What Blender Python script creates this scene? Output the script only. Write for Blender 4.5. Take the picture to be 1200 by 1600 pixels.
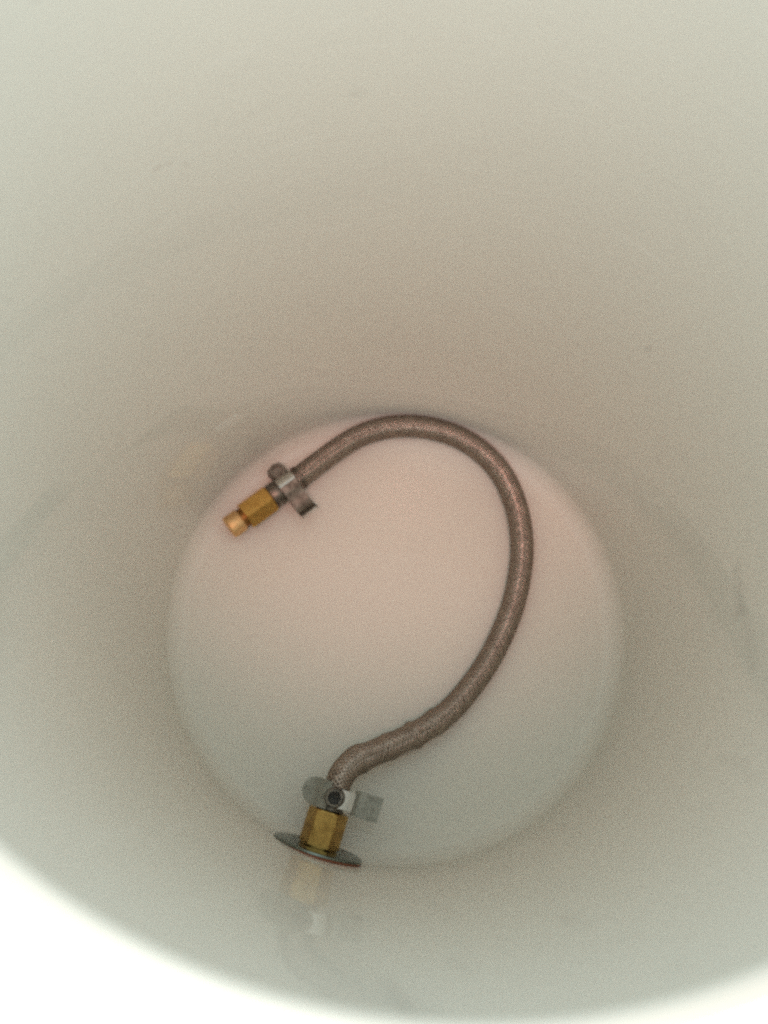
import bpy, bmesh, math, random
from mathutils import Vector, Matrix, Euler
random.seed(7)
R = math.radians
scene = bpy.context.scene
for o in list(bpy.data.objects):
    bpy.data.objects.remove(o)

# ------------------------------------------------------------------ camera
CAM = Vector((-0.0137, -0.1276, 0.635))
TILT, ROLL, FPX = R(16.963), R(6.21), 1800.0
fw = Vector((0, math.sin(TILT), -math.cos(TILT)))
up0 = Vector((0, math.cos(TILT), math.sin(TILT)))
rt0 = Vector((1, 0, 0))
rt = rt0 * math.cos(ROLL) + up0 * math.sin(ROLL)
up = -rt0 * math.sin(ROLL) + up0 * math.cos(ROLL)
cd = bpy.data.cameras.new('camera')
co = bpy.data.objects.new('camera', cd)
scene.collection.objects.link(co)
co.matrix_world = Matrix(((rt.x, up.x, -fw.x, CAM.x), (rt.y, up.y, -fw.y, CAM.y),
                          (rt.z, up.z, -fw.z, CAM.z), (0, 0, 0, 1)))
cd.sensor_fit = 'VERTICAL'
cd.sensor_height = 36.0
cd.sensor_width = 27.0
cd.lens = FPX / 1600 * 36.0
cd.clip_start = 0.01
cd.clip_end = 200
cd.dof.use_dof = True
cd.dof.focus_distance = 0.545
cd.dof.aperture_fstop = 6.0
scene.camera = co

# ------------------------------------------------------------------ light
world = bpy.data.worlds.new('World')
scene.world = world
world.use_nodes = True
bg = world.node_tree.nodes['Background']
bg.inputs['Color'].default_value = (0.845, 1.0, 0.97, 1)
bg.inputs['Strength'].default_value = 0.97


def area(name, loc, target, sx, sy, power, col):
    ld = bpy.data.lights.new(name, 'AREA')
    ld.shape = 'RECTANGLE'
    ld.size, ld.size_y = sx, sy
    ld.energy = power
    ld.color = col
    lo = bpy.data.objects.new(name, ld)
    lo.location = loc
    d = Vector(target) - Vector(loc)
    lo.rotation_euler = d.to_track_quat('-Z', 'Y').to_euler()
    scene.collection.objects.link(lo)
    return lo


area('window_light', (0.65, -1.9, 2.3), (0, 0, 0.25), 3.6, 3.0, 20, (1.0, 0.95, 0.86))
sd = bpy.data.lights.new('pink_cast_spot', 'SPOT')      # added warm spot, imitates the lens's pink cast on the bucket floor
sd.energy = 130
sd.color = (1.0, 0.42, 0.34)
sd.spot_size = R(20)
sd.spot_blend = 1.0
sd.shadow_soft_size = 0.45
so = bpy.data.objects.new('pink_cast_spot', sd)
so.location = (0.04, -0.64, 2.5)
so.rotation_euler = (Vector((-0.01, 0.08, 0.08)) - Vector(so.location)).to_track_quat('-Z', 'Y').to_euler()
scene.collection.objects.link(so)
fd = bpy.data.lights.new('outside_fill', 'SPOT')               # added unseen spot that whitens the floor beside the bucket
fd.energy = 60
fd.color = (0.82, 1.0, 1.0)
fd.spot_size = R(74)
fd.spot_blend = 0.6
fd.shadow_soft_size = 0.05
fo = bpy.data.objects.new('outside_fill', fd)
fo.location = (-0.08, -0.52, 0.92)
scene.collection.objects.link(fo)

scene.view_settings.view_transform = 'Standard'
scene.view_settings.look = 'None'
scene.view_settings.exposure = 0.1
scene.view_settings.gamma = 1.0
scene.cycles.max_bounces = 11
scene.cycles.diffuse_bounces = 9
scene.cycles.glossy_bounces = 6
scene.cycles.use_denoising = False
scene.cycles.filter_width = 2.6
scene.cycles.use_light_tree = False
scene.cycles.caustics_reflective = False
scene.cycles.caustics_refractive = False

# ------------------------------------------------------------------ helpers


def unproject(px, py, z):
    """point at height z seen at photograph pixel (px, py): used to lay out the
    hose and fittings where they lie on the bucket floor"""
    d = fw + rt * ((px - 600) / FPX) - up * ((py - 800) / FPX)
    return CAM + d * ((z - CAM.z) / d.z)


def unproject_wall(px, py, z):
    return unproject(px, py, z)


def link(name, me, mat, parent=None):
    o = bpy.data.objects.new(name, me)
    scene.collection.objects.link(o)
    if mat:
        me.materials.append(mat)
    if parent:
        o.parent = parent
    return o


def from_bm(name, bm, mat, parent=None, smooth=True, angle=40):
    bmesh.ops.recalc_face_normals(bm, faces=bm.faces)
    me = bpy.data.meshes.new(name)
    for f in bm.faces:
        f.smooth = smooth
    if smooth:
        ca = math.cos(R(angle))
        for e in bm.edges:
            if len(e.link_faces) == 2:
                a, b = e.link_faces
                if a.normal.dot(b.normal) < ca:
                    e.smooth = False
    bm.to_mesh(me)
    bm.free()
    return link(name, me, mat, parent)


def lathe_bm(profile, seg=96, bm=None, M=Matrix.Identity(4), closed=False):
    """revolve (radius, height) pairs about local z"""
    bm = bm or bmesh.new()
    rings = []
    for r, z in profile:
        if r < 1e-6:
            rings.append([bm.verts.new(M @ Vector((0, 0, z)))])
        else:
            rings.append([bm.verts.new(M @ Vector((r * math.cos(2 * math.pi * k / seg),
                                                   r * math.sin(2 * math.pi * k / seg), z))) for k in range(seg)])
    pairs = list(zip(rings, rings[1:]))
    if closed:
        pairs.append((rings[-1], rings[0]))
    for A, B in pairs:
        for k in range(seg):
            j = (k + 1) % seg
            if len(A) == 1 and len(B) == 1:
                continue
            if len(A) == 1:
                bm.faces.new((A[0], B[k], B[j]))
            elif len(B) == 1:
                bm.faces.new((A[k], A[j], B[0]))
            else:
                bm.faces.new((A[k], A[j], B[j], B[k]))
    return bm


def frame(loc, axis, upv=Vector((0, 0, 1))):
    """matrix whose z is axis, y is close to upv"""
    z = axis.normalized()
    x = upv.cross(z).normalized()
    y = z.cross(x)
    return Matrix(((x.x, y.x, z.x, loc.x), (x.y, y.y, z.y, loc.y), (x.z, y.z, z.z, loc.z), (0, 0, 0, 1)))


def catmull(pts, per=24):
    out = []
    P = [pts[0] * 2 - pts[1]] + pts + [pts[-1] * 2 - pts[-2]]
    for i in range(1, len(P) - 2):
        a, b, c, d = P[i - 1], P[i], P[i + 1], P[i + 2]
        for k in range(per):
            t = k / per
            out.append(0.5 * ((2 * b) + (c - a) * t + (2 * a - 5 * b + 4 * c - d) * t * t
                              + (3 * b - a - 3 * c + d) * t ** 3))
    out.append(pts[-1].copy())
    return out


def resample(pts, n):
    L = [0]
    for a, b in zip(pts, pts[1:]):
        L.append(L[-1] + (b - a).length)
    res, j = [], 0
    for k in range(n):
        s = L[-1] * k / (n - 1)
        while j < len(L) - 2 and L[j + 1] < s:
            j += 1
        t = (s - L[j]) / max(L[j + 1] - L[j], 1e-9)
        res.append(pts[j].lerp(pts[j + 1], min(t, 1)))
    return res, L[-1]


def sweep_frames(pts):
    fr = []
    n0 = None
    for i, p in enumerate(pts):
        t = (pts[min(i + 1, len(pts) - 1)] - pts[max(i - 1, 0)]).normalized()
        if n0 is None:
            n0 = (Vector((0, 0, 1)) - t * t.z).normalized()
        n0 = (n0 - t * n0.dot(t)).normalized()
        fr.append((t, n0.copy(), t.cross(n0)))
    return fr


# ------------------------------------------------------------------ materials


class NT:
    def __init__(self, name):
        self.m = bpy.data.materials.new(name)
        self.m.use_nodes = True
        self.t = self.m.node_tree
        self.b = self.t.nodes['Principled BSDF']

    def n(self, typ, **kw):
        nd = self.t.nodes.new(typ)
        for k, v in kw.items():
            if k.startswith('i_'):
                nd.inputs[k[2:].replace('_', ' ')].default_value = v
            elif k.startswith('n_'):
                nd.inputs[int(k[2:])].default_value = v
            else:
                setattr(nd, k, v)
        return nd

    def l(self, a, b):
        self.t.links.new(a, b)

    def math(self, op, a, b=None, c=None, clamp=False):
        nd = self.n('ShaderNodeMath', operation=op, use_clamp=clamp)
        for k, v in enumerate((a, b, c)):
            if v is None:
                continue
            if isinstance(v, (int, float)):
                nd.inputs[k].default_value = v
            else:
                self.l(v, nd.inputs[k])
        return nd.outputs[0]

    def ramp(self, v, lo, hi, a=0.0, b=1.0):
        nd = self.n('ShaderNodeMapRange')
        self.l(v, nd.inputs['Value'])
        nd.inputs['From Min'].default_value = lo
        nd.inputs['From Max'].default_value = hi
        nd.inputs['To Min'].default_value = a
        nd.inputs['To Max'].default_value = b
        return nd.outputs[0]

    def mix(self, fac, a, b):
        nd = self.n('ShaderNodeMix', data_type='RGBA')
        if isinstance(fac, (int, float)):
            nd.inputs[0].default_value = fac
        else:
            self.l(fac, nd.inputs[0])
        for k, v in ((6, a), (7, b)):
            if isinstance(v, tuple):
                nd.inputs[k].default_value = (*v, 1)
            else:
                self.l(v, nd.inputs[k])
        return nd.outputs[2]

    def bump(self, h, strength, dist):
        nd = self.n('ShaderNodeBump')
        nd.inputs['Strength'].default_value = strength
        nd.inputs['Distance'].default_value = dist
        self.l(h, nd.inputs['Height'])
        self.l(nd.outputs[0], self.b.inputs['Normal'])
        return nd


# bucket geometry numbers, needed by wall mark positions too
R0, RR, HB = 0.1258, 0.1525, 0.3993
BC = Vector((0, -0.002, 0))                  # centre of the bucket


def wall_r(z):
    u = z / HB
    return R0 + (RR - R0) * u 


def wall_point(px, py):
    """where the line of sight through a photograph pixel meets the bucket wall"""
    d = fw + rt * ((px - 600) / FPX) - up * ((py - 800) / FPX)
    t = 0.1
    while t < 1.2:
        p = CAM + d * t - BC
        if p.z < HB and (math.hypot(p.x, p.y) > wall_r(p.z) or p.z < 0):
            return p
        t += 0.0005
    return p


def plastic_material():
    N = NT('white_plastic')
    tc = N.n('ShaderNodeTexCoord')
    P = tc.outputs['Object']
    base = (0.782, 0.762, 0.703)
    big = N.n('ShaderNodeTexNoise', i_Scale=9.0, i_Detail=4.0, i_Roughness=0.55)
    N.l(P, big.inputs['Vector'])
    col = N.mix(N.ramp(big.outputs[0], 0.35, 0.7), base, (0.765, 0.746, 0.69))
    wob = N.n('ShaderNodeTexNoise', i_Scale=55.0, i_Detail=3.0)
    N.l(P, wob.inputs['Vector'])
    off = N.n('ShaderNodeVectorMath', operation='MULTIPLY_ADD')
    N.l(wob.outputs['Color'], off.inputs[0])
    off.inputs[1].default_value = (0.010, 0.010, 0.010)
    N.l(P, off.inputs[2])
    shift = N.n('ShaderNodeVectorMath', operation='SUBTRACT')
    N.l(off.outputs[0], shift.inputs[0])
    shift.inputs[1].default_value = (0.005, 0.005, 0.005)
    Pw = shift.outputs[0]
    patch = N.n('ShaderNodeTexNoise', i_Scale=170.0, i_Detail=2.0)
    N.l(P, patch.inputs['Vector'])

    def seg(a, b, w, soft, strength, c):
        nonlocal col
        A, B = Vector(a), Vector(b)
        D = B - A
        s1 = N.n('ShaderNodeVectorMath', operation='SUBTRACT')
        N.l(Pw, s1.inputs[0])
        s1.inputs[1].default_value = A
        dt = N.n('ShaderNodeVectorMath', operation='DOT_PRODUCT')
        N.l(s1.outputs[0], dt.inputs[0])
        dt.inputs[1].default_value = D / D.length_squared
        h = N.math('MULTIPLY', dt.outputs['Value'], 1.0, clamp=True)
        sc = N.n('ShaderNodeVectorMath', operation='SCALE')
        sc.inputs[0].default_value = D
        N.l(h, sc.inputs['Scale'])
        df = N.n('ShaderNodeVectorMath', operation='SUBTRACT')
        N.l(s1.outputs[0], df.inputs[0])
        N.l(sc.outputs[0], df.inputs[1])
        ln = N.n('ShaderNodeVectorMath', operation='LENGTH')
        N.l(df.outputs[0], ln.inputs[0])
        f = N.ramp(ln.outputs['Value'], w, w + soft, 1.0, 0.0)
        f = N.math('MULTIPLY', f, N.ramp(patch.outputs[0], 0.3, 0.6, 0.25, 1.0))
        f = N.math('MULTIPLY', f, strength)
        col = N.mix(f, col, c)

    mark_grey = (0.30, 0.29, 0.27)  # shared grey of the dark wall marks and short scratches
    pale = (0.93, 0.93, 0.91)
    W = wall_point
    seg(W(1152, 900), W(1158, 955), 0.0012, 0.007, 0.22, mark_grey)  # dark soft-edged marks on the right wall
    seg(W(1158, 955), W(1180, 1035), 0.0008, 0.006, 0.15, mark_grey)
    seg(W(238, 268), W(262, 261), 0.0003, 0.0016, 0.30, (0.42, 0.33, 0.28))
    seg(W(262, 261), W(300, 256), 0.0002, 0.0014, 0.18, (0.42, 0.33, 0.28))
    seg(W(604, 1532), W(622, 1552), 0.0006, 0.0022, 0.24, mark_grey)  # dark mark low on the near wall, in two pieces
    seg(W(622, 1552), W(640, 1588), 0.0006, 0.0022, 0.24, mark_grey)
    seg(W(880, 1432), W(905, 1450), 0.0008, 0.0035, 0.20, mark_grey)
    seg(W(962, 1468), W(982, 1462), 0.0010, 0.0035, 0.18, mark_grey)
    seg(W(1040, 1520), W(1060, 1512), 0.0008, 0.003, 0.15, mark_grey)
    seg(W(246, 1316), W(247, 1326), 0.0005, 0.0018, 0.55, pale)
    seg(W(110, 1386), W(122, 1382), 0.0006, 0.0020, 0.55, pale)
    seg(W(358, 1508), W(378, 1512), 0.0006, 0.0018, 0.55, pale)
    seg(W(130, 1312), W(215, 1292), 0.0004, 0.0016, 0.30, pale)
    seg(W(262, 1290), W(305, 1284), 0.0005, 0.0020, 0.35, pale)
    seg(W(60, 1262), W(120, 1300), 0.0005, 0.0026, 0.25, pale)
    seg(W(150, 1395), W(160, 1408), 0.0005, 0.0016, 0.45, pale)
    seg(W(548, 1430), W(578, 1446), 0.0006, 0.0028, 0.22, mark_grey)
    seg(W(708, 1500), W(735, 1520), 0.0005, 0.0026, 0.16, mark_grey)
    seg(W(690, 1410), W(700, 1440), 0.0005, 0.0026, 0.14, mark_grey)
    seg(W(1120, 1180), W(1190, 1215), 0.0006, 0.0030, 0.14, mark_grey)
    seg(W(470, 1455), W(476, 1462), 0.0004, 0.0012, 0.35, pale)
    # rubbed rings and short scratches round the wall, worn grey specks
    sx = N.n('ShaderNodeSeparateXYZ')
    N.l(P, sx.inputs[0])
    ang = N.math('ARCTAN2', sx.outputs[1], sx.outputs[0])
    rad = N.math('SQRT', N.math('ADD', N.math('MULTIPLY', sx.outputs[0], sx.outputs[0]), N.math('MULTIPLY', sx.outputs[1], sx.outputs[1])))
    cv = N.n('ShaderNodeCombineXYZ')
    N.l(N.math('MULTIPLY', ang, 2.2), cv.inputs[0])
    N.l(N.math('MULTIPLY', sx.outputs[2], 150.0), cv.inputs[1])
    N.l(N.math('MULTIPLY', rad, 150.0), cv.inputs[2])
    st = N.n('ShaderNodeTexNoise', i_Scale=1.6, i_Detail=5.0, i_Roughness=0.62)
    N.l(cv.outputs[0], st.inputs['Vector'])
    col = N.mix(N.ramp(st.outputs[0], 0.60, 0.78, 0.0, 0.13), col, (0.50, 0.48, 0.44))
    col = N.mix(N.ramp(st.outputs[0], 0.40, 0.24, 0.0, 0.25), col, pale)
    cs = N.n('ShaderNodeMapping')
    cs.inputs['Rotation'].default_value = (0.9, 0.5, 0.7)
    cs.inputs['Scale'].default_value = (14, 220, 60)
    N.l(Pw, cs.inputs[0])
    sc2 = N.n('ShaderNodeTexNoise', i_Scale=1.0, i_Detail=2.0)
    N.l(cs.outputs[0], sc2.inputs['Vector'])
    gate = N.n('ShaderNodeTexNoise', i_Scale=26.0, i_Detail=1.0)
    N.l(P, gate.inputs['Vector'])
    f = N.math('MULTIPLY', N.ramp(sc2.outputs[0], 0.68, 0.78), N.ramp(gate.outputs[0], 0.52, 0.64, 0.0, 0.22))
    col = N.mix(f, col, mark_grey)
    N.l(col, N.b.inputs['Base Color'])
    fine = N.n('ShaderNodeTexNoise', i_Scale=420.0, i_Detail=3.0)
    N.l(P, fine.inputs['Vector'])
    N.l(N.ramp(big.outputs[0], 0.3, 0.75, 0.40, 0.50), N.b.inputs['Roughness'])
    N.b.inputs['Coat Weight'].default_value = 0.47
    N.b.inputs['Coat IOR'].default_value = 1.42
    N.l(N.ramp(big.outputs[0], 0.3, 0.75, 0.02, 0.04), N.b.inputs['Coat Roughness'])
    N.b.inputs['IOR'].default_value = 1.38
    N.b.inputs['Specular IOR Level'].default_value = 0.2
    N.bump(N.math('MULTIPLY_ADD', wob.outputs[0], 2.0, fine.outputs[0]), 0.02, 0.0003)
    return N.m


def metal_material(name, col, rough, col2=None, bump=0.0, scale=300.0):
    N = NT(name)
    tc = N.n('ShaderNodeTexCoord')
    ns = N.n('ShaderNodeTexNoise', i_Scale=scale, i_Detail=4.0, i_Roughness=0.6)
    N.l(tc.outputs['Object'], ns.inputs['Vector'])
    c2 = col2 or tuple(v * 0.7 for v in col)
    N.l(N.mix(N.ramp(ns.outputs[0], 0.35, 0.72), col, c2), N.b.inputs['Base Color'])
    N.b.inputs['Metallic'].default_value = 1.0
    N.l(N.ramp(ns.outputs[0], 0.3, 0.7, rough * 0.8, rough * 1.25), N.b.inputs['Roughness'])
    if bump:
        N.bump(ns.outputs[0], bump, 0.0004)
    return N.m


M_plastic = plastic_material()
M_steel = metal_material('dull_zinc_steel', (0.50, 0.47, 0.43), 0.34, (0.30, 0.28, 0.25), 0.15)
M_bright = metal_material('bright_steel_band', (0.66, 0.64, 0.60), 0.24, (0.50, 0.48, 0.45), 0.05)
M_braid = metal_material('braided_steel_wire', (0.475, 0.405, 0.355), 0.36, (0.365, 0.305, 0.265), 0.0, 160)
t_ = M_braid.node_tree.nodes['Principled BSDF']
t_.inputs['Specular Tint'].default_value = (0.02, 0.01, 0.01, 1)
M_brass = metal_material('worn_brass', (0.76, 0.45, 0.135), 0.30, (0.58, 0.32, 0.085), 0.04, 200)
M_brass_old = metal_material('aged_brass', (0.49, 0.31, 0.095), 0.28, (0.29, 0.17, 0.05), 0.04, 200)
M_brass_lt = metal_material('turned_brass', (0.84, 0.57, 0.29), 0.55, (0.74, 0.48, 0.22), 0.05, 260)
M_brass_dk = metal_material('tarnished_brass', (0.30, 0.15, 0.045), 0.40, (0.20, 0.09, 0.03), 0.15, 260)
M_dark = metal_material('dark_steel', (0.23, 0.205, 0.175), 0.48, (0.12, 0.105, 0.088), 0.1, 240)  # dark grey steel for channel tail, screws, housings, ferrules and crimp ring
M_dull = metal_material('matt_grey_steel', (0.35, 0.35, 0.315), 0.5, (0.25, 0.25, 0.22), 0.1, 240)
M_dull.node_tree.nodes['Principled BSDF'].inputs['Metallic'].default_value = 0.5
M_plate = metal_material('dull_flange_steel', (0.20, 0.23, 0.205), 0.24, (0.11, 0.13, 0.115), 0.15, 220)

N = NT('red_fibre')
N.b.inputs['Base Color'].default_value = (0.22, 0.065, 0.03, 1)
N.b.inputs['Roughness'].default_value = 0.6
M_fibre = N.m
N = NT('black_rubber')
N.b.inputs['Base Color'].default_value = (0.018, 0.016, 0.014, 1)
N.b.inputs['Roughness'].default_value = 0.55
M_rubber = N.m
N = NT('white_floor_tile')
tcn = N.n('ShaderNodeTexCoord')
nz = N.n('ShaderNodeTexNoise', i_Scale=6.0, i_Detail=5.0)
N.l(tcn.outputs['Object'], nz.inputs['Vector'])
N.l(N.mix(nz.outputs[0], (0.84, 0.86, 0.85), (0.80, 0.82, 0.81)), N.b.inputs['Base Color'])
N.b.inputs['Roughness'].default_value = 0.45
M_floor = N.m

# ------------------------------------------------------------------ ground
BASE_Z = -0.0095
bm = bmesh.new()
S = 4.0
bm.faces.new([bm.verts.new((x, y, BASE_Z)) for x, y in ((-S, -S), (S, -S), (S, S), (-S, S))])
g = from_bm('ground', bm, M_floor, smooth=False)
g['kind'] = 'structure'

# ------------------------------------------------------------------ bucket
bucket = bpy.data.objects.new('bucket', None)
scene.collection.objects.link(bucket)
bucket.location = BC + Vector((0, 0, BASE_Z))
bucket['label'] = 'round white plastic bucket seen from above with a braided hose inside'
bucket['category'] = 'bucket'


def part_in_bucket(name, bm, mat, **k):
    o = from_bm(name, bm, mat, bucket, **k)
    o.matrix_parent_inverse = Matrix.Translation((0, 0, -BASE_Z))
    return o


FR = 0.011                                   # fillet between base and wall
ta = math.atan2(wall_r(0.012) - wall_r(0.006), 0.006)    # wall taper at the base
rl = wall_r(0.008) - 0.008 * math.tan(ta)
rc0 = rl + (FR + 0.0005) * math.tan(ta) - FR / math.cos(ta)
# base: flat dished floor with two faint moulded rings
prof = [(0, 0.0), (0.02, 0), (0.05, 0), (0.08, 0),
        (0.1060, 0), (0.1100, 0.0003), (0.1130, 0.0005), (rc0, 0.0005)]
cen = math.pi / 2 - ta
for k in range(1, 11):
    a = cen * k / 10
    prof.append((rc0 + FR * math.sin(a), 0.0005 + FR - FR * math.cos(a)))
prof.append((wall_r(0.016), 0.016))
rj, zj = prof[-1]
base_in = prof[:]
wall_prof = [(rj, zj)]
for k in range(1, 25):
    z = zj + (HB - 0.002 - zj) * k / 24
    wall_prof.append((wall_r(z), z))
# base shell: inside, then round under the foot ring
base_prof = base_in + [(rj + 0.0020, zj - 0.001), (R0 + 0.0022, zj - 0.004), (R0 + 0.0015, BASE_Z + 0.001),
                       (R0 - 0.001, BASE_Z), (R0 - 0.004, BASE_Z + 0.0005), (R0 - 0.006, -0.003), (0, -0.003)]
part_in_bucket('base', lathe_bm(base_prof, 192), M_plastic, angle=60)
rw, zw = wall_prof[-1]
out = [(r + 0.0022, z) for r, z in reversed(wall_prof)]
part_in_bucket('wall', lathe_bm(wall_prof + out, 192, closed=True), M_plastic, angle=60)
# rim: rolled lip standing on the wall
rp = []
LR = 0.0034
for k in range(13):
    a = math.pi - math.pi * k / 12
    rp.append((rw + LR + LR * math.cos(a), HB + 0.0030 * math.sin(a)))
rp += [(rw + 2 * LR, HB - 0.011), (rw + 2 * LR - 0.0014, HB - 0.011), (rw + 2 * LR - 0.0016, HB - 0.0025),
       (rw + 0.0024, HB - 0.0025), (rw + 0.0022, HB - 0.0020), (rw, HB - 0.0020)]
part_in_bucket('rim', lathe_bm(rp, 192, closed=True), M_plastic, angle=50)

# ------------------------------------------------------------------ hose
hose = bpy.data.objects.new('flexible_hose', None)
scene.collection.objects.link(hose)
hose['label'] = 'braided steel flexible hose with brass nuts curled on the white bucket floor'
hose['category'] = 'hose'
hose.location = unproject(816, 860, 0)


def hpart(name, bm, mat, parent=None, **k):
    o = from_bm(name, bm, mat, parent or hose, **k)
    pm = hose.matrix_basis
    if parent is None:
        o.matrix_parent_inverse = hose.matrix_basis.inverted()
    return o


path_px = [(456, 755, .0115), (472, 743, .0115), (486, 732, .0115), (502, 720, .0110), (530, 700, .0095), (560, 682, .0086), (600, 669, .0084), (640, 666, .0083),
           (680, 671, .0078), (720, 685, .0070), (757, 710, .0065), (785, 742, .0065), (803, 780, .0065), (813, 820, .0065),
           (816, 860, .0065), (812, 900, .0065), (802, 945, .0065), (785, 990, .0065), (762, 1035, .0066), (732, 1078, .0072),
           (700, 1113, .0090), (660, 1141, .0125), (620, 1161, .0170), (583, 1177, .0215), (556, 1189, .0255), (540, 1203, .0285),
           (531, 1218, .0300), (526, 1234, .0302)]
pts = [unproject(*p) for p in path_px]
NS = 1100
cl, HLEN = resample(catmull(pts, 30), NS)
fr = sweep_frames(cl)
RH = 0.0063


def hose_radius(s):
    """s 0..1; the sleeve is slack and bunched towards the far nut"""
    r = RH
    if s > 0.72:
        t = (s - 0.72) / 0.28
        r += 0.0006 * t * (1 if t < 0.9 else (1 - t) * 10)
        for c, w, h in ((0.33, 0.03, 0.0007), (0.47, 0.022, 0.0011), (0.62, 0.028, 0.0006), (0.80, 0.04, 0.0009)):
            r += h * math.exp(-((t - c) / w) ** 2)
    return r


bm = bmesh.new()
rings = []
for i in range(0, NS, 4):
    t, n, b = fr[i]
    r = hose_radius(i / (NS - 1)) - 0.0006
    rings.append([bm.verts.new(cl[i] + (n * math.cos(2 * math.pi * k / 24) + b * math.sin(2 * math.pi * k / 24)) * r) for k in range(24)])
for A, B in zip(rings, rings[1:]):
    for k in range(24):
        bm.faces.new((A[k], A[(k + 1) % 24], B[(k + 1) % 24], B[k]))
bm.faces.new(rings[0])
bm.faces.new(list(reversed(rings[-1])))
hpart('rubber_tube', bm, M_rubber)

# woven steel sleeve: two families of flat wire bundles passing over and under each other
NC = 14
PITCH = 0.025
verts, faces = [], []
for fam in (1, -1):
    for c in range(NC):
        prev = None
        ph1, ph2, wd = random.uniform(0, 6.28), random.uniform(0, 6.28), random.uniform(0.92, 1.06)
        for i in range(NS):
            t, n, b = fr[i]
            s = i / (NS - 1)
            L = s * HLEN
            th = 2 * math.pi * (c / NC + fam * L / PITCH) + 0.05 * math.sin(L * 190 + ph1) + 0.03 * math.sin(L * 520 + ph2)
            crossing = 2 * math.pi * (2 * L / PITCH * NC) / 2.0
            wv = math.sin(crossing / 2 + (math.pi * c) + (math.pi / 2 if fam > 0 else -math.pi / 2))
            r = hose_radius(s) + 0.00018 * wv
            hw = 0.80 * wd * (2 * math.pi / NC)
            ring = []
            for q, (dq, dr) in enumerate(((-1, -0.00034), (-0.55, 0.00004), (0, 0.00014), (0.55, 0.00004), (1, -0.00034))):
                a = th + dq * hw * 0.5
                ring.append(len(verts))
                verts.append(cl[i] + (n * math.cos(a) + b * math.sin(a)) * (r + dr))
            if prev:
                for q in range(4):
                    faces.append((prev[q], prev[q + 1], ring[q + 1], ring[q]))
            prev = ring
me = bpy.data.meshes.new('braided_sleeve')
me.from_pydata([tuple(v) for v in verts], [], faces)
for p in me.polygons:
    p.use_smooth = True
sleeve = link('braided_sleeve', me, M_braid, hose)
sleeve.matrix_parent_inverse = hose.matrix_basis.inverted()


def hex_bm(M, across, length, hole, z0=0.0, cham=0.0012, twist=0.0):
    """hexagonal nut along local z, chamfered corners at both ends"""
    bm = bmesh.new()
    rc = across / 2
    rows = []
    for z, f in ((z0, 0.90), (z0 + cham * 0.6, 0.985), (z0 + cham, 1.0), (z0 + length - cham, 1.0),
                 (z0 + length - cham * 0.6, 0.985), (z0 + length, 0.90)):
        row = []
        for k in range(6):
            a0 = math.pi / 3 * k + twist
            a1 = a0 + math.pi / 3
            p0 = Vector((math.cos(a0), math.sin(a0), 0)) * rc
            p1 = Vector((math.cos(a1), math.sin(a1), 0)) * rc
            for q in range(6):
                p = p0.lerp(p1, q / 6)
                rr_ = min(p.length, rc * f) if f < 1 else min(p.length, rc * 0.985)
                p = p.normalized() * rr_
                row.append(bm.verts.new(M @ Vector((p.x, p.y, z))))
        rows.append(row)
    inner0 = [bm.verts.new(M @ Vector((math.cos(2 * math.pi * k / 36 + twist) * hole, math.sin(2 * math.pi * k / 36 + twist) * hole, z0))) for k in range(36)]
    inner1 = [bm.verts.new(M @ Vector((math.cos(2 * math.pi * k / 36 + twist) * hole, math.sin(2 * math.pi * k / 36 + twist) * hole, z0 + length))) for k in range(36)]
    loops = [inner0] + rows + [inner1]
    for A, B in zip(loops, loops[1:]):
        for k in range(36):
            j = (k + 1) % 36
            bm.faces.new((A[k], A[j], B[j], B[k]))
    for k in range(36):
        j = (k + 1) % 36
        bm.faces.new((inner1[k], inner1[j], inner0[j], inner0[k]))
    return bm


def strip_bm(M, path, width, thick, round_end=False, flange=0.0):
    """bent metal strip: path of (x, y) in the plane across the hose, width along local z.
    flange turns the two long edges inwards like a channel"""
    bm = bmesh.new()
    P = [Vector((x, y, 0)) for x, y in path]
    prof = [(-width / 2, 0)] + [(-width / 2 + width * k / 6, 0) for k in range(1, 6)] + [(width / 2, 0)]
    if flange:
        prof = [(-width / 2, -flange)] + prof + [(width / 2, -flange)]
    rows = []
    n = len(P)
    for i, p in enumerate(P):
        t = (P[min(i + 1, n - 1)] - P[max(i - 1, 0)]).normalized()
        nn = Vector((-t.y, t.x, 0))
        if nn.y < 0:
            nn = -nn
        w = 1.0
        if round_end:
            tail = (P[-1] - p).length / (width / 2)
            if tail < 1:
                w = max(math.sqrt(max(1 - (1 - tail) ** 2, 0)), 0.12)
        top = [bm.verts.new(M @ (p + nn * (h + thick / 2) + Vector((0, 0, q * w)))) for q, h in prof]
        bot = [bm.verts.new(M @ (p + nn * (h - thick / 2) + Vector((0, 0, q * w * 0.99)))) for q, h in prof]
        rows.append(top + bot[::-1])
    m = len(rows[0])
    for A, B in zip(rows, rows[1:]):
        for k in range(m):
            bm.faces.new((A[k], A[(k + 1) % m], B[(k + 1) % m], B[k]))
    bm.faces.new(rows[0])
    bm.faces.new(list(reversed(rows[-1])))
    return bm


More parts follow.
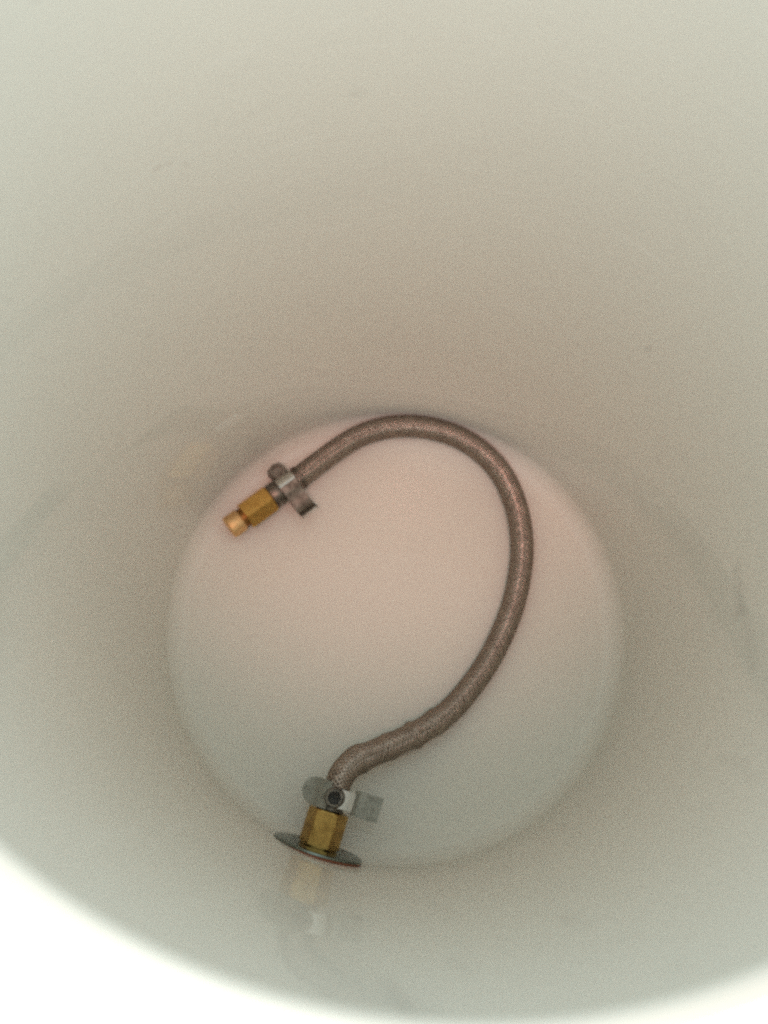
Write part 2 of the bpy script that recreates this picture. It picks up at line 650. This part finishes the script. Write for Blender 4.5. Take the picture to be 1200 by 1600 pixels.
def clamp(loc, axis, r, width, lug_path, tail_path, tail_w, tab_path, tab_w, screw_xy, screw_r, screw_h, tail_flange, socket, depth):
    """worm drive clamp round the hose; local x = right of the axis seen from above"""
    M = frame(loc, axis)
    e = bpy.data.objects.new('hose_clamp', None)
    scene.collection.objects.link(e)
    e.parent = hose
    e.matrix_parent_inverse = hose.matrix_basis.inverted()
    ring = [(r, -width / 2), (r + 0.0009, -width / 2), (r + 0.0009, width / 2), (r, width / 2)]
    hpart('band', lathe_bm(ring, 48, M=M, closed=True), M_bright, e)
    if lug_path:
        hpart('glint_lug', strip_bm(M, lug_path, width, 0.0009), M_bright, e)  # lighter steel than the tail, puts its glint into the colour
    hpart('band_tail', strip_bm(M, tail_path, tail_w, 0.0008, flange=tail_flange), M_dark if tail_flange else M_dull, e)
    if tab_path:
        hpart('band_tab', strip_bm(M, tab_path, tab_w, 0.0009, round_end=True), M_dull, e)
    # worm screw: axis upright, head seen from above
    S = M @ Matrix.Translation((screw_xy[0], screw_xy[1], 0)) @ Matrix.Rotation(R(-90), 4, 'X')
    sr = screw_r
    hp = [(0, -screw_h), (sr * 0.72, -screw_h), (sr * 0.72, -0.002), (sr, -0.002),
          (sr, 0.0002), (sr * 0.88, 0.0010), (sr * socket, 0.0010), (sr * socket * 0.92, -depth), (0, -depth)]
    hpart('screw', lathe_bm(hp, 32, M=S), M_dark, e)
    if depth > 0.002:
        hpart('socket', lathe_bm([(sr * socket * 0.90, -0.0018), (sr * socket * 0.90, 0.0001), (sr * 0.2, -0.0004), (0, -0.0004)], 24, M=S), M_rubber, e)  # black disc in the screw recess, its shade put in as colour
    # worm housing: saddle round the screw, standing on the band
    bm = bmesh.new()
    hs = sr * 0.98
    rows = []
    for z in (-screw_h * 0.96, -0.0032):
        rows.append([bm.verts.new(S @ Vector((x, y, z))) for x, y in
                     ((-hs, -width * 0.42), (hs, -width * 0.42), (hs * 1.05, 0), (hs, width * 0.42), (-hs, width * 0.42), (-hs * 1.05, 0))])
    for k in range(6):
        bm.faces.new((rows[0][k], rows[0][(k + 1) % 6], rows[1][(k + 1) % 6], rows[1][k]))
    bm.faces.new(rows[0][::-1])
    bm.faces.new(rows[1])
    hpart('worm_housing', bm, M_dark, e, smooth=False)
    return e


def along(a, b, t):
    return a.lerp(b, t)


# ---- end A: small brass union, upper left
A0 = unproject(478, 738, .0115)
A1 = unproject(364, 821, .0105)
axA = (A1 - A0).normalized()
LA = (A1 - A0).length
cu = (unproject(474, 741, .0115) - unproject(466, 747, .0115)).normalized()
hpart('crimp_ring', lathe_bm([(0.0056, -0.0011), (0.0068, -0.0011), (0.0072, -0.0006), (0.0072, 0.0006), (0.0068, 0.0011), (0.0056, 0.0011)], 40, M=frame(unproject(468, 746, .0114), cu), closed=True), M_dark)


def atA(px, py):
    """distance along end A's axis of the place seen at a pixel"""
    return (unproject(px, py, .011) - A0).dot(axA)


MA = frame(A0, axA)
dr = atA(450, 760)
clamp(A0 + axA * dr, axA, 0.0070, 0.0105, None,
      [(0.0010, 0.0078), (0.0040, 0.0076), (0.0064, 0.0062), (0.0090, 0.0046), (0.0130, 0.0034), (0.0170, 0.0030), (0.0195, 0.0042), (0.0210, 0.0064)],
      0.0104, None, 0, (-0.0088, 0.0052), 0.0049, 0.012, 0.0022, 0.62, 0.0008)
dn, dt_ = atA(424, 780), atA(384, 808)
hpart('ferrule', lathe_bm([(0.0045, dr + 0.0054), (0.0072, dr + 0.0054), (0.0074, dr + 0.0060), (0.0074, dn - 0.0012), (0.0068, dn - 0.0002), (0.0045, dn - 0.0002)], 40, M=MA, closed=True), M_dark)
hpart('brass_nut', hex_bm(MA, 0.0178, dt_ - dn, 0.0050, dn, twist=R(8)), M_brass, smooth=True, angle=25)
dg, de = atA(377, 812), atA(358, 826)
hpart('neck', lathe_bm([(0.0030, dt_ - 0.0006), (0.0058, dt_ - 0.0006), (0.0058, dg), (0.0030, dg)], 40, M=MA, closed=True), M_brass_dk)
hpart('spigot', lathe_bm([(0, dg - 0.0002), (0.0062, dg - 0.0002), (0.0067, dg + 0.0006), (0.0067, de - 0.0008), (0.0060, de), (0, de)], 40, M=MA), M_brass_lt)

# ---- end B: larger nut with a flange plate, bottom
D0 = unproject(496, 1327, .0257)
hdir = (unproject(496, 1327, .0245) - unproject(511, 1268, .0245))
hdir.z = 0
hdir.rotate(Euler((0, 0, R(-3))))
axB = (hdir.normalized() * math.cos(R(8)) - Vector((0, 0, 1)) * math.sin(R(8))).normalized()   # from hose to flange
MB = frame(D0, axB)
# local z = 0 at the plate, negative towards the hose
hpart('flange_plate', lathe_bm([(0.0050, -0.0014), (0.0225, -0.0014), (0.0233, -0.0011), (0.0235, -0.0006), (0.0235, 0.0000), (0.0050, 0.0000)], 72, M=MB, closed=True), M_plate, angle=30)
hpart('fibre_washer', lathe_bm([(0.0050, 0.0000), (0.0234, 0.0000), (0.0235, 0.0004), (0.0234, 0.0012), (0.0050, 0.0012)], 72, M=MB, closed=True), M_fibre)
LBn = 0.0185
hpart('brass_nut', hex_bm(MB, 0.0212, LBn, 0.0058, -0.0016 - LBn, twist=R(0)), M_brass_old, smooth=True, angle=25)
hpart('ferrule', lathe_bm([(0.0045, -0.0290), (0.0066, -0.0290), (0.0070, -0.0284), (0.0070, -0.0208), (0.0060, -0.0200), (0.0045, -0.0200)], 40, M=MB, closed=True), M_dark)
cB = MB @ Vector((0, 0, -0.0278))
clamp(cB, axB, 0.0072, 0.0095,
      [(0.0030, 0.0080), (0.0060, 0.0078), (0.0085, 0.0074), (0.0108, 0.0068)],
      [(0.0108, 0.0066), (0.0118, 0.0052), (0.0134, 0.0047), (0.0160, 0.0046), (0.0190, 0.0048), (0.0248, 0.0054)], 0.0128,
      [(-0.0020, 0.0078), (-0.0045, 0.0072), (-0.0068, 0.0058), (-0.0090, 0.0047), (-0.0110, 0.0041), (-0.0128, 0.0038), (-0.0142, 0.0036), (-0.0153, 0.0035), (-0.0160, 0.0035), (-0.0164, 0.0035)], 0.0142,
      (0.0010, 0.0098), 0.0052, 0.0062, 0.0, 0.66, 0.0050)
